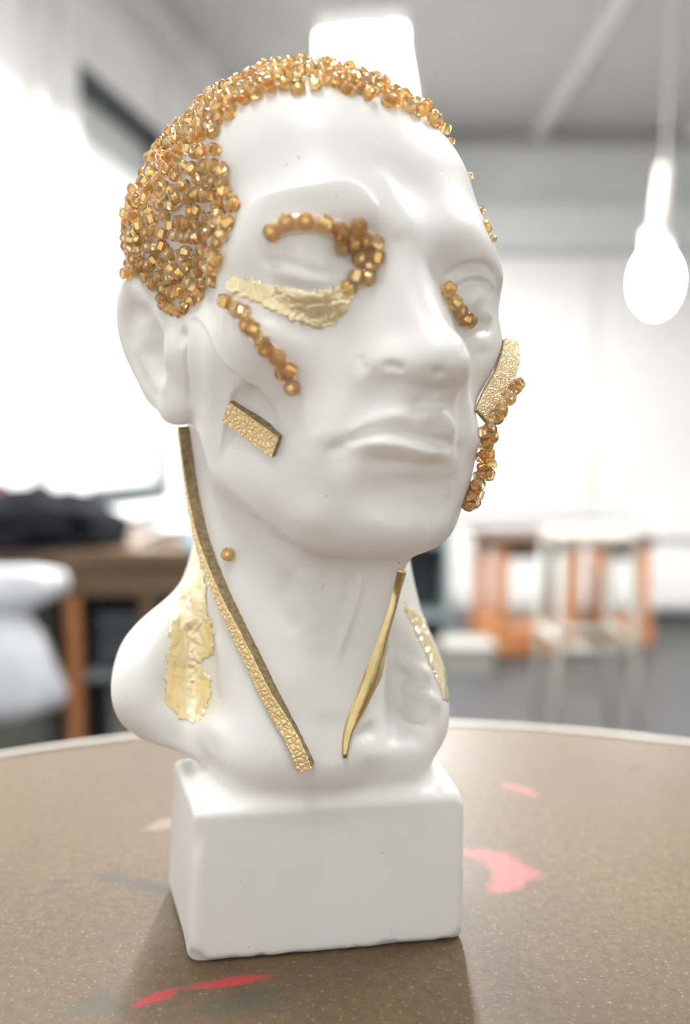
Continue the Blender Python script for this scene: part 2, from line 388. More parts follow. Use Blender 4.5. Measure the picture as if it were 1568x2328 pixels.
    for i in range(46):
        t=rng.uniform(-1,1); q=np.array([-3.25,166.3,0])+BLOCK_R@np.array([t*30,rng.uniform(-.8,.3),0]); q[2]=rng.uniform(-.9,.3)
        g.ell(q,(rng.uniform(.8,3.2),rng.uniform(.6,1.3),rng.uniform(.6,1.5)),.6,'S',BLOCK_R)
    for q,r in (((27.5,168.5,1),(3.5,2.5,2.2)),((28.5,171,33.5),(3,3,1.6)),((-33.5,161.6,28),(1.6,1.2,4)),((-33,161.5,1),(3,2,2))): g.ell(q,r,1.5,'S')
    return g

# ---------------------------------------------------------------- photo landmarks: where a point of the rough figure is seen -> where the photograph shows it
class Screen:
    """front-most surface per small screen cell, from the mesh vertices"""
    def __init__(s,P,N,cell=6):
        s.P,s.N=P,N; s.cell=cell; uv,fw=proj(P); s.uv,s.fw=uv,fw
        s.w=1568//cell+2; s.hh=2328//cell+2
        ij=np.floor(uv/cell).astype(int); ok=(ij[:,0]>=0)&(ij[:,0]<s.w)&(ij[:,1]>=0)&(ij[:,1]<s.hh)
        idx=np.where(ok)[0]; o=idx[np.argsort(-fw[idx])]
        s.buf=np.full((s.hh,s.w),-1,int); s.buf[ij[o,1],ij[o,0]]=o
        s.z=np.where(s.buf>=0,fw[s.buf],1e9)
    def near(s,px,r=3):
        """front vertex close to a pixel (for rims: the closest one)"""
        i,j=int(px[0]//s.cell),int(px[1]//s.cell); b=s.buf[max(j-r,0):j+r+1,max(i-r,0):i+r+1].ravel(); b=b[b>=0]
        if len(b)==0: return s.near(px,r*2) if r<40 else None
        zc=s.buf[j,i] if 0<=j<s.hh and 0<=i<s.w else -1
        d=np.hypot(*(s.uv[b]-np.array(px)).T)
        if zc>=0: d=d+np.abs(s.fw[b]-s.fw[zc])*3
        return b[np.argmin(d)]
def warp(P,anchors,disp,ker='r'):
    """biharmonic 3-D warp through the anchors"""
    A=np.asarray(anchors); n=len(A); d=np.linalg.norm(A[:,None]-A[None],axis=2)
    M=np.zeros((n+4,n+4)); M[:n,:n]=-d-np.eye(n)*-.6; M[:n,n]=1; M[:n,n+1:]=A; M[n:,:n]=M[:n,n:].T
    b=np.zeros((n+4,3)); b[:n]=disp
    c=np.linalg.solve(M,b); out=np.empty_like(P)
    for i in range(0,len(P),20000):
        q=P[i:i+20000]; k=-np.linalg.norm(q[:,None]-A[None],axis=2)
        out[i:i+20000]=q+k@c[:n]+c[n]+q@c[n+1:]
    return out

def adjacency(Q,n):
    e=np.concatenate([Q[:,[0,1]],Q[:,[1,2]],Q[:,[2,3]],Q[:,[3,0]]]); e=np.concatenate([e,e[:,::-1]]); return e,np.bincount(e[:,0],minlength=n)
def laplace(P,e,deg,lam,mask=None):
    M=np.stack([np.bincount(e[:,0],P[e[:,1],i],len(P)) for i in range(3)],1)/deg[:,None]
    w=lam if mask is None else (lam*mask)[:,None]
    return P+w*(M-P)
def line3(sc,px,step=.35):
    """polyline of photo pixels -> dense points on the surface seen there"""
    px=cat(px,5) if len(px)>2 else np.array([np.array(px[0])+(np.array(px[-1])-np.array(px[0]))*t for t in np.linspace(0,1,6)],float)
    ids=[sc.near(p,2) for p in px]; z=sc.fw[ids]
    z=np.convolve(np.pad(z,2,'edge'),np.ones(5)/5,'valid')
    p=unproj(px,z); out=[]
    for a,b in zip(p[:-1],p[1:]):
        m=max(int(np.linalg.norm(b-a)/step),1); out+= [a+(b-a)*i/m for i in range(m)]
    return np.array(out+[p[-1]])
BR=[
('b',[(840,785),(870,790),(900,800)],3.2,6),('b',[(385,720),(390,790),(385,860)],3.5,6),('b',[(1045,1000),(1055,1060)],3,6),('b',[(330,760),(340,840)],3,3),('b',[(355,840),(368,880)],2.5,6),('b',[(690,1320),(700,1420),(715,1560)],9,5),('b',[(640,975),(600,985)],3,4),
# kind, pixels, radius mm, height mm   (r: ridge or groove, s: step raised on the right-hand side going along, b: soft smoothing)
('b',[(850,845),(900,852),(960,862)],2.2,6),
('b',[(790,1090),(830,1130)],4,6),('b',[(640,1030),(700,1060),(760,1080)],5,6),
('s',[(548,480),(573,450),(620,430),(690,414),(747,403),(794,405),(831,425),(859,459),(873,492),(880,530)],3.2,.75),
('r',[(839,380),(878,425),(915,495),(925,560)],2.2,.55),
('r',[(905,520),(912,580)],1.6,-.3),
('r',[(640,575),(700,568),(760,572)],5.0,.7),
('r',[(560,560),(600,540)],4,-.4),
('r',[(592,594),(648,597),(682,607),(718,620),(760,621),(795,612)],.75,-.6),
('r',[(610,610),(660,622),(720,638),(780,634)],1.2,.35),
('r',[(620,640),(680,655),(750,655)],1.0,-.35),
('r',[(592,711),(648,736),(676,753),(720,765)],1.2,-.5),
('r',[(575,735),(640,765),(700,785)],2.2,.25),
# left eye
('r',[(1005,672),(1030,642),(1065,626),(1098,628),(1120,652),(1128,690)],1.0,.75),
('r',[(1012,683),(1040,652),(1072,640),(1098,645),(1114,672)],.6,-.75),
('r',[(1000,655),(1025,622),(1065,604),(1105,606),(1132,640)],.8,-.6),
('r',[(1085,707),(1105,715),(1122,728)],1.2,.9),
('r',[(1060,735),(1090,742),(1115,745)],1.0,-.7),
('r',[(1075,668),(1090,690)],2.2,.5),
('r',[(1030,790),(1080,802),(1125,795)],1.1,-.8),('r',[(1040,770),(1090,775),(1130,770)],2.0,.6),
('r',[(985,590),(1020,570),(1070,560),(1110,575)],3.5,-.6),
# nose
('r',[(823,796),(820,825),(836,850)],1.3,-.65),
('r',[(868,842),(885,832),(905,838),(915,848)],1.0,-.9),
('r',[(975,855),(995,850),(1012,858)],1.3,-.9),
('r',[(860,868),(900,868),(950,882),(1000,890),(1030,880)],1.4,-.5),
('r',[(1000,760),(1020,790),(1030,815)],2.5,.3),
# mouth
('r',[(768,1012),(800,999),(840,986),(880,984),(920,990),(960,999),(1000,1005),(1024,1013)],.9,-1.6),
('r',[(785,996),(845,960),(900,944),(945,951)],1.6,.75),('r',[(945,951),(985,938),(1015,958),(1032,992)],1.6,1.1),
('r',[(800,988),(850,974),(900,970),(960,978),(1012,990)],1.3,-.55),
('r',[(800,1015),(850,1006),(900,1008),(960,1022),(1018,1034)],1.5,1.15),
('r',[(1000,1030),(1022,1042)],1.2,.5),
('r',[(800,1045),(860,1052),(930,1058),(1022,1066)],2.0,-1.0),
('r',[(752,1000),(764,1018),(768,1045)],1.8,-.9),
('r',[(730,960),(745,1000),(740,1040)],3.0,.5),
('r',[(955,890),(958,920),(948,945)],1.6,-.5),('r',[(990,890),(995,925)],1.5,.35),
('r',[(1042,1000),(1050,1030),(1042,1060)],1.6,-.7),
('r',[(1070,960),(1080,1000),(1078,1040)],2.5,.4),
# chin and jaw
('r',[(880,1120),(935,1130),(990,1125)],4,.4),
('r',[(954,1145),(961,1182),(968,1244)],.5,.7),('r',[(1022,1066),(1019,1105),(1008,1140)],1.0,.4),('r',[(1032,1070),(1030,1110)],1.2,-.35),
('r',[(900,1090),(950,1100),(1010,1100)],2,-.3),
('s',[(700,1247),(644,1214),(590,1170),(545,1135)],2.2,.6),
('r',[(560,1165),(620,1222),(680,1262)],2.0,-.6),
('r',[(690,1120),(720,1170),(770,1200)],4,.4),
('r',[(870,1170),(850,1200)],1.5,.25),
# cheek, ear front
('r',[(546,868),(580,905),(612,950),(630,980)],3.2,-1.5),
('s',[(641,976),(622,946),(595,906),(546,863),(503,820)],1.8,.55),
('s',[(560,870),(535,905),(520,960),(505,1050)],3,.5),
('s',[(546,854),(503,820),(479,771),(460,738),(436,725),(411,731)],1.5,.5),
('r',[(404,750),(412,760),(425,770)],1.5,-1.4),
('r',[(424,765),(423,814),(426,880),(430,937)],.8,-.5),
('r',[(452,745),(470,800),(480,880),(470,980),(478,1060)],3.5,.5),
('r',[(500,780),(560,790),(620,870)],5,.5),
# ear
('r',[(335,770),(345,830),(360,880)],3.0,-.9),('r',[(300,745),(318,712),(350,705)],1.6,-.6),
('r',[(372,800),(378,860),(368,900)],1.8,.5),('r',[(300,800),(318,850),(350,905)],1.5,-.4),
# neck and chest
('r',[(815,1290),(814,1337),(797,1399),(780,1449),(768,1500)],.9,1.0),
('r',[(800,1300),(798,1345),(780,1400)],1.3,-.6),
('r',[(668,1290),(652,1335),(640,1370),(670,1450)],2.6,-.8),('r',[(690,1290),(700,1380),(720,1450)],2.6,.7),
('r',[(720,1440),(735,1520),(745,1620)],5,-.8),
('r',[(760,1610),(750,1690),(745,1750)],3.5,-.8),
('r',[(890,1490),(935,1517),(985,1547)],1.8,1.4),('r',[(912,1553),(963,1580),(1005,1614)],2.0,1.4),('r',[(890,1609),(920,1646),(963,1666)],2.0,1.2),
('r',[(895,1517),(920,1535),(977,1575)],1.2,-.9),('r',[(900,1583),(935,1630),(975,1646)],1.2,-.9),
('r',[(830,1640),(845,1690)],3,-1.2),('r',[(800,1712),(850,1712),(900,1704),(960,1690)],2.4,.8),
('r',[(337,1598),(376,1622),(425,1655),(480,1655),(540,1690)],3.0,.9),
('r',[(495,1440),(502,1520),(500,1590)],2.0,.6),('r',[(520,1600),(535,1660),(560,1710)],3.5,-.35),
('r',[(430,1400),(432,1500),(428,1600)],3.5,-.8),
]
def sculpt(P,Q):
    e,deg=adjacency(Q,len(P))
    for _ in range(3): P=laplace(P,e,deg,.5)
    for stage in (0,1):
        N=vnormals(P,Q); sc=Screen(P,N,8)
        if stage==0: Ns=N
        for _ in range(4): Ns=laplace(Ns,e,deg,.6)
        Ns=Ns/np.linalg.norm(Ns,axis=1)[:,None]
        D=np.zeros(len(P))
        for kind,px,r,amp in BR:
            if (kind=='b')!=(stage==0): continue
            L=line3(sc,px); R=2.6*r
            m=np.where(((P>L.min(0)-R)&(P<L.max(0)+R)).all(1))[0]
            if len(m)==0: continue
            best=np.full(len(m),1e9); bi=np.zeros(len(m),int)
            for k in range(0,len(L)):
                d=((P[m]-L[k])**2).sum(1); u=d<best; best[u]=d[u]; bi[u]=k
            d=np.sqrt(best); t=bi/max(len(L)-1,1)
            al=np.linalg.norm(np.diff(L,axis=0),axis=1).sum(); end=np.clip(np.minimum(t,1-t)/min(max(.2,1.3*r/al),.5),0,1); end=end*end*(3-2*end)*.85+.15
            fac=np.clip((Ns[m]*(CAM-P[m])).sum(1)/np.linalg.norm(CAM-P[m],axis=1)*3+.6,0,1)
            if kind=='b':
                w=np.exp(-(d/r)**2); mk=np.zeros(len(P)); mk[m]=w
                for _ in range(int(amp)*4): P=laplace(P,e,deg,.7,mk)
                continue
            if kind=='r': D[m]+=amp*np.exp(-(d/r)**2)*end*fac
            else:
                T=np.gradient(L,axis=0)[bi]; T/=np.linalg.norm(T,axis=1)[:,None]+1e-9
                side=(np.cross(T,Ns[m])*(P[m]-L[bi])).sum(1)
                prof=np.where(side>0,np.exp(-(side/(r*1.1))**2)*(1-np.exp(-(side/(.22*r))**2)*.0),0)*np.clip(side/(.38*r),0,1)**2*(3-2*np.clip(side/(.38*r),0,1))
                off=np.sqrt(np.maximum(best-side**2,0)); D[m]+=amp*prof*np.exp(-(off/1.0)**2)*end*fac
        P=P+Ns*D[:,None]
    P=laplace(P,e,deg,.4); P=laplace(P,e,deg,.4)
    return P
LAND=[((754,152),(740,166)),((574,200),(572,186)),((415,341),(398,312)),((354,472),(303,470)),((340,556),(296,545)),((354,607),(300,610)),
((948,205),(930,240)),((1042,285),(1010,312)),((1093,387),(1058,385)),((1112,472),(1092,480)),((1133,555),(1146,630)),((1133,700),(1134,712)),((1143,785),(1141,768)),
((1121,490),(1112,540)),((1084,916),(1075,925)),((1088,972),(1091,1000)),((1075,1117),(1070,1105)),((1068,1182),(1036,1185)),((1032,1253),(1000,1230)),((967,1287),(950,1258)),
((855,1299),(855,1270)),((705,1295),(705,1246)),((593,1210),(598,1172)),((471,1089),(478,1100)),((1072,799),(1056,830)),((995,799),(1010,822)),((986,869),(1000,874)),
((836,771),(835,805)),((845,832),(840,838)),((1006,565),(977,615)),((1023,677),(1010,700)),((1046,729),(1040,780)),((948,546),(925,590)),((1070,659),(1085,678)),((1060,607),(1080,632)),
((677,621),(695,575)),((780,415),(770,412)),((630,434),(580,450)),((761,1009),(768,1008)),((911,1005),(905,990)),((1065,1003),(1032,1018)),
((958,1080),(930,1085)),((981,939),(985,945)),((340,607),(322,650)),((279,705),(272,755)),((331,892),(345,920)),((392,963),(405,960)),((434,953),(430,965)),((378,631),(375,675)),
((420,995),(420,985)),((434,1267),(445,1215)),((969,1289),(924,1280))]
def figure(h,do=True):
    g=base_sdf(h); P,Q=g.mesh()
    if do:
        gc=base_sdf(.9) if h<.9 else g; Pc,Qc=gc.mesh() if h<.9 else (P,Q)
        sc=Screen(Pc,vnormals(Pc,Qc),8); A=[];Dp=[]
        for a,b in LAND:
            i=sc.near(a); p=Pc[i]; pu=sc.uv[i]
            A.append(p); Dp.append(unproj(np.array(b,float),sc.fw[i])-p)
        for x in (-30.2,30.2):
            for y in (0,36):
                for z in (0,34): A.append(np.array([-3.25,166.3,0])+BLOCK_R@np.array([x,y,z])); Dp.append(np.zeros(3))
        for q in ((0,112,50),(60,60,60),(-60,70,60),(0,60,-20)): A.append(h2w(q)); Dp.append(np.zeros(3))
        for q in ((-13,170,42),(-40,205,50),(10,205,50)): A.append(np.array(q,float)); Dp.append(np.zeros(3))
        P=warp(P,A,Dp)
        P=sculpt(P,Q)
        tz=np.clip(P[:,2]/34,0,1)*np.clip((43-P[:,2])/8,0,1); P[:,0]+=2.0*tz*np.clip((-10-P[:,0])/22,0,1)
    return P,Q
# ================================================================ the round table
TC=(.015,.012); TR=.305
m=mat('fibreboard',(.30,.21,.13),.42); TABLE=m; b=m.node_tree.nodes['Principled BSDF']; b.inputs["Specular IOR Level"].default_value=.36
tc=N(m,'ShaderNodeTexCoord'); n1=N(m,'ShaderNodeTexNoise',Scale=9,Detail=6,Roughness=.6); n2=N(m,'ShaderNodeTexNoise',Scale=420,Detail=4,Roughness=.7); n3=N(m,'ShaderNodeTexNoise',Scale=1100,Detail=2)
for n in (n1,n2,n3): Lk(m,tc.outputs['Object'],n.inputs['Vector'])
c=mixc(m,ramp(m,n1.outputs[0],[(.35,(0,0,0)),(.68,(1,1,1))]),(.092,.058,.027),(.138,.092,.046))
c=mixc(m,ramp(m,n2.outputs[0],[(.40,(0,0,0)),(.62,(.55,.55,.55))]),c,(.055,.038,.023))
c=mixc(m,ramp(m,n3.outputs[0],[(.62,(0,0,0)),(.72,(.7,.7,.7))]),c,(.24,.20,.155))
def stain(c,pts,r,col,amt,warp=.006):
    """a paint smear of its own shape: distance to a few short strokes on the table top"""
    acc=None
    wn=N(m,'ShaderNodeTexNoise',Scale=130,Detail=6,Roughness=.65); Lk(m,tc.outputs['Object'],wn.inputs['Vector'])
    for (ax,ay),(bx,by) in pts:
        s=N(m,'ShaderNodeVectorMath',_operation='SUBTRACT'); Lk(m,tc.outputs['Object'],s.inputs[0]); s.inputs[1].default_value=((ax+bx)/2,(ay+by)/2,0)
        L=max(math.hypot(bx-ax,by-ay)/2,1e-4); mp=N(m,'ShaderNodeMapping',_vector_type='POINT'); an=math.atan2(by-ay,bx-ax)
        mp.inputs['Rotation'].default_value=(0,0,-an); mp.inputs['Scale'].default_value=(1,1,0); Lk(m,s.outputs[0],mp.inputs['Vector'])
        m2=N(m,'ShaderNodeVectorMath',_operation='MULTIPLY'); Lk(m,mp.outputs[0],m2.inputs[0]); m2.inputs[1].default_value=(1/(L+r),1/r,0)
        ln=N(m,'ShaderNodeVectorMath',_operation='LENGTH'); Lk(m,m2.outputs[0],ln.inputs[0])
        o=ln.outputs['Value']
        if acc is not None:
            mn=N(m,'ShaderNodeMath',_operation='MINIMUM'); Lk(m,acc,mn.inputs[0]); Lk(m,o,mn.inputs[1]); acc=mn.outputs[0]
        else: acc=o
    ad=N(m,'ShaderNodeMath',_operation='MULTIPLY_ADD'); Lk(m,wn.outputs[0],ad.inputs[0]); ad.inputs[1].default_value=1.35; Lk(m,acc,ad.inputs[2])
    f=ramp(m,ad.outputs[0],[(0,(amt,)*3),(.55,(amt,)*3),(1.0,(0,0,0))])
    sc=N(m,'ShaderNodeMath',_operation='MULTIPLY'); sc.inputs[1].default_value=.66; Lk(m,ad.outputs[0],sc.inputs[0]); 
    f=ramp(m,sc.outputs[0],[(0,(amt,)*3),(.74,(amt,)*3),(1.0,(0,0,0))])
    return mixc(m,f,c,col)
def tp(px,py):
    x=(px-784)/1811; y=(1164-py)/1811; cc,ss=math.cos(math.radians(4.5)),math.sin(math.radians(4.5)); t=.11/-(y*cc-ss)
    return (x*t-TC[0],(y*ss+cc)*t-TC[1])
c=stain(c,[(tp(1120,1960),tp(1200,1985)),(tp(1085,1945),tp(1150,1950)),(tp(1130,2015),tp(1180,1995))],.006,(.50,.13,.13),.62)
c=stain(c,[(tp(1145,1782),tp(1225,1808))],.004,(.42,.13,.13),.42)
c=stain(c,[(tp(300,2286),tp(420,2245)),(tp(400,2250),tp(640,2215))],.0022,(.36,.03,.035),.9)
c=stain(c,[(tp(215,1985),tp(290,2000)),(tp(280,1998),tp(400,2030))],.0035,(.05,.047,.04),.7)
c=stain(c,[(tp(100,2030),tp(130,2025)),(tp(120,2003),tp(160,2002))],.002,(.06,.042,.042),.6)
c=stain(c,[(tp(200,2280),tp(260,2290)),(tp(480,2290),tp(640,2260))],.006,(.045,.055,.04),.5)
c=stain(c,[(tp(1440,1747),tp(1450,1747))],.0022,(.03,.02,.01),.8)
c=stain(c,[(tp(340,1880),tp(400,1865))],.004,(.25,.21,.165),.6)
Lk(m,c,b.inputs['Base Color'])
r=N(m,'ShaderNodeMapRange'); r.inputs['To Min'].default_value=.40; r.inputs['To Max'].default_value=.55; Lk(m,n1.outputs[0],r.inputs['Value']); Lk(m,r.outputs[0],b.inputs['Roughness'])
bump(m,n3.outputs[0],.35,.00018)
tb=empty('round_table',(TC[0],TC[1],0),'round brown fibreboard work table with pale rim and paint stains under the bust','table')
def disc(name,z0,z1,rad,mt,bev,seg=128):
    bm=bmesh.new(); prof=[(0,z0),(rad-bev,z0),(rad,z0+bev),(rad,z1-bev),(rad-bev*.3,z1-bev*.25),(rad-bev,z1),(0,z1)]
    rings=[[bm.verts.new((rr*math.cos(2*math.pi*i/seg),rr*math.sin(2*math.pi*i/seg),zz)) for i in range(seg)] for rr,zz in prof[1:-1]]
    for A,B in zip(rings[:-1],rings[1:]):
        for i in range(seg): bm.faces.new((A[i],A[(i+1)%seg],B[(i+1)%seg],B[i]))
    bm.faces.new(rings[-1]); bm.faces.new(rings[0][::-1])
    return bm_obj(name,bm,mt,tb)
disc('table_top',TH-.022,TH,TR-.004,TABLE,.002)
bm=bmesh.new(); seg=128
rp=[(TR-.0042,TH-.024),(TR,TH-.022),(TR,TH-.0015),(TR-.0018,TH+.0006),(TR-.0042,TH+.0006)]
rings=[[bm.verts.new((rr*math.cos(2*math.pi*i/seg),rr*math.sin(2*math.pi*i/seg),zz)) for i in range(seg)] for rr,zz in rp]
for k in range(5):
    A,B=rings[k],rings[(k+1)%5]
    for i in range(seg): bm.faces.new((A[i],A[(i+1)%seg],B[(i+1)%seg],B[i]))
bmesh.ops.recalc_face_normals(bm,faces=bm.faces); bm_obj('rim',bm,noisy('worn_rim',(.62,.58,.52),(.75,.72,.67),60,.4),tb)
STEEL=mat('grey_steel',(.22,.22,.23),.4,.6)
cyl('column',(0,0,.03),(0,0,TH-.022),.035,STEEL,tb); cyl('foot',(0,0,0),(0,0,.03),.24,STEEL,tb,r1=.20,seg=48)
# ================================================================ the plaster bust
H=RES if 'RES' in globals() else .42
t0=time.time(); P,Q=figure(H); NRM=vnormals(P,Q)
print('figure',len(P),len(Q),round(time.time()-t0,1))
MM=.001; BASE=np.array([-6.,185.,0.])                 # the bust's own origin, on the table
def M3(p): return (np.asarray(p,float)-BASE)*MM
bust=empty('plaster_bust',(BASE[0]*MM,BASE[1]*MM,TH),'white plaster bust decorated with gold beads, leather strips and gold leaf','sculpture')
m=mat('plaster',(.83,.825,.81),.38,spec=.45); PLASTER=m; b=m.node_tree.nodes['Principled BSDF']
tc=N(m,'ShaderNodeTexCoord'); n1=N(m,'ShaderNodeTexNoise',Scale=30,Detail=4); n2=N(m,'ShaderNodeTexNoise',Scale=520,Detail=2,Roughness=.4); n3=N(m,'ShaderNodeTexNoise',Scale=140,Detail=3)
for n in (n1,n2,n3): Lk(m,tc.outputs['Object'],n.inputs['Vector'])
c=mixc(m,ramp(m,n1.outputs[0],[(.35,(0,0,0)),(.7,(1,1,1))]),(.80,.795,.78),(.855,.85,.835))
c=mixc(m,ramp(m,n2.outputs[0],[(.755,(0,0,0)),(.80,(.6,.6,.6))]),c,(.30,.27,.24))
Lk(m,c,b.inputs['Base Color'])
bp=bump(m,n3.outputs[0],.10,.0006); 
n4=N(m,'ShaderNodeTexVoronoi',Scale=150); Lk(m,tc.outputs['Object'],n4.inputs['Vector'])
bump(m,ramp(m,n4.outputs[0],[(.0,(0,0,0)),(.10,(1,1,1))]),.25,.0003,bp)
# pedestal and figure are one cast: split along the fillet, normals shared
zs=P[:,2]; fz=zs[Q].mean(1); low=fz<36.2+.0*fz
def sub(name,sel,parent):
    q=Q[sel]; u,inv=np.unique(q.ravel(),return_inverse=True); o=mesh_obj(name,M3(P[u]),inv.reshape(-1,4).astype(np.int32),PLASTER,parent)
    o.data.normals_split_custom_set_from_vertices([tuple(x) for x in NRM[u]]); return o
fig=sub('figure',~low,bust); ped=sub('pedestal',low,bust); ped['label']='rectangular plaster base with chipped lower edge'
print('mesh',round(time.time()-t0,1))
BV=BVHTree.FromPolygons([tuple(x) for x in P],[tuple(x) for x in Q]); print('bvh',round(time.time()-t0,1))
def hit(px):
    d=ray(np.array(px,float)); d/=np.linalg.norm(d); l,n,i,_=BV.ray_cast(Vector(CAM),Vector(d))
    if l is None: return None
    return np.array(l),NRM[Q[i]].mean(0)
def hitn(px,rr=14):
    h=hit(px)
    if h is not None: return h
    for k in range(1,40):
        for a in range(12):
            h=hit((px[0]+k*4*math.cos(a*.5236),px[1]+k*4*math.sin(a*.5236)))
            if h is not None: return h
# ---------------------------------------------------------------- beads
m=mat('amber_glass',(.93,.56,.20),.03); b=m.node_tree.nodes['Principled BSDF']; b.inputs['Transmission Weight'].default_value=.88; b.inputs['IOR'].default_value=1.45; GLASS=m
oi=N(m,'ShaderNodeObjectInfo'); Lk(m,ramp(m,oi.outputs['Random'],[(0,(.98,.66,.31)),(.5,(1.0,.75,.43)),(1,(1.0,.83,.56))]),b.inputs['Base Color'])
GOLDL=mat('gold_lining',(1.0,.86,.55),.22,1)
def bead_mesh(R=1.55,hh=1.12,seg=16):
    prof=[(0,hh*.86),(.38,hh*.90)]; rc=.60
    for k in range(5):
        a=math.pi/2*k/4; prof.append((R-rc+rc*math.sin(a),hh-rc+rc*math.cos(a)))
    for k in range(5):
        a=math.pi/2*k/4; prof.append((R-rc+rc*math.cos(a),-(hh-rc)-rc*math.sin(a)))
    prof+=[(.38,-hh*.90),(0,-hh*.86)]
    v=[(0,0,prof[0][1]),(0,0,prof[-1][1])];f=[];mi=[]; q=prof[1:-1]; n=len(q)
    for i in range(seg):
        a=2*math.pi*i/seg
        for r,z in q: v.append((r*math.cos(a),r*math.sin(a),z))
    for i in range(seg):
        j=(i+1)%seg; f.append((0,2+i*n,2+j*n)); mi.append(0); f.append((1,2+j*n+n-1,2+i*n+n-1)); mi.append(0)
        for k in range(n-1): f.append((2+i*n+k,2+i*n+k+1,2+j*n+k+1,2+j*n+k)); mi.append(0)
    o=len(v); w=.47
    for z in (hh*.72,-hh*.72):
        for a in range(4): v.append((w*1.414*math.cos(a*math.pi/2),w*1.414*math.sin(a*math.pi/2),z))
    for a in range(4): f.append((o+a,o+4+a,o+4+(a+1)%4,o+(a+1)%4)); mi.append(1)
    f.append((o,o+1,o+2,o+3)); f.append((o+7,o+6,o+5,o+4)); mi+=[1,1]
    return np.array(v),f,mi
BVt,BF,BMI=bead_mesh()
def frame(axis,ref=None):
    z=np.array(axis,float); z/=np.linalg.norm(z); x=np.cross(z,(0.3,.9,.2) if ref is None else ref)
    if np.linalg.norm(x)<1e-3: x=np.cross(z,(1,0,0))
    x/=np.linalg.norm(x); return np.stack([x,np.cross(z,x),z],1)
rng=np.random.default_rng(11)
def resample(px,step=7):
    px=cat(np.array(px,float),8); out=[px[0]]; acc=0
    for a,b_ in zip(px[:-1],px[1:]):
        L=np.hypot(*(b_-a))
        while acc+L>=step:
            t=(step-acc)/L; a=a+(b_-a)*t; out.append(a.copy()); L=np.hypot(*(b_-a)); acc=0
        acc+=L
    return np.array(out)
BEADME=None; nbead=0
def bead(c,axis,sc=1.,par=None):
    global BEADME,nbead
    if BEADME is None:
        o=mesh_obj('bead',BVt*MM,BF,[GLASS,GOLDL],bust,True,BMI)
        me=o.data; me.polygons.foreach_set('use_smooth',np.array([k==0 for k in BMI])); BEADME=me
    else: o=bpy.data.objects.new('bead',BEADME); COL.objects.link(o); o.parent=bust
    R=frame(axis)@rot(rng.uniform(0,6.28),0,0); mt=Matrix([list(R[i]*sc)+[M3(c)[i]] for i in range(3)]+[[0,0,0,1]]); o.matrix_local=mt; nbead+=1; return o
def tang(n):
    t=rng.normal(size=3); t-=n*(t@n); return t/np.linalg.norm(t)
def face_bead(px,mode=None,lift=1.0,sc=1.):
    p,n=hitn(px); md=mode if mode is not None else rng.uniform()
    ax=n*.95+tang(n)*.25 if md<.5 else tang(n)+n*.15
    bead(p+n*((.95 if md<.5 else 1.3)*lift*sc),ax,sc)
for px,md in (((620,530),.2),((654,508),.2),((694,506),.2),((738,508),.9),((772,522),.2),((814,510),.2),((800,553),.9),((832,548),.2),((857,552),.9),((817,592),.2),((860,588),.9),((842,610),.2),((805,634),.9),((838,634),.2),((790,655),.2),((776,560),.2),((775,530),.9)): face_bead(px,md)
for px,md in (((524,688),.9),((545,708),.2),((560,716),.9),((567,742),.2),((582,752),.9),((600,778),.9),((607,792),.2),((632,810),.2),((645,842),.2),((660,838),.9),((667,878),.1)): face_bead(px,md)
for px,md in (((1008,664),.9),((1020,692),.9),((1036,708),.2),((1048,722),.9),((1060,726),.2)): face_bead(px,md)
face_bead((523,1261),.2)
m=mat('amber_glue',(1.0,.77,.49),.25); m.node_tree.nodes['Principled BSDF'].inputs['Transmission Weight'].default_value=.45; m.node_tree.nodes['Principled BSDF'].inputs['IOR'].default_value=1.35; GLUE=m
def glue(px,r,lab):
    q=resample(px,9); V=[];FC=[];k=8
    hs=[hitn(p) for p in q]; C=np.array([h[0] for h in hs]); Nn=np.array([h[1] for h in hs])
    for _ in range(4): C[1:-1]=.5*C[1:-1]+.25*(C[2:]+C[:-2])
    T=np.gradient(C,axis=0); T/=np.linalg.norm(T,axis=1)[:,None]; B=np.cross(T,Nn)
    for i in range(len(C)):
        e=min(i,len(C)-1-i); rr=r*(.45,.8,.95,1)[min(e,3)]*rng.uniform(.9,1.1)
        for j in range(k): a=2*math.pi*j/k; V.append(C[i]+B[i]*(rr*1.15*math.cos(a))+Nn[i]*(rr*.75*math.sin(a)+.15))
    for i in range(len(C)-1):
        for j in range(k): FC.append((i*k+j,i*k+(j+1)%k,i*k+k+(j+1)%k,i*k+k+j))
    FC.append(tuple(range(k))); FC.append(tuple((len(C)-1)*k+j for j in range(k))[::-1])
    o=mesh_obj('glue',M3(np.array(V)),FC,GLUE,bust,True); o['label']=lab
glue([(612,534),(650,512),(694,508),(740,512),(785,528),(822,552),(838,590),(826,625),(795,655)],1.5,'amber glue under the bead arc of the closed eye')
glue([(820,520),(845,555),(858,590)],1.3,'amber glue under the inner eye beads')
glue([(518,684),(545,708),(567,742),(595,778),(632,812),(650,845),(668,885)],1.35,'amber glue under the bead row on the near cheek')
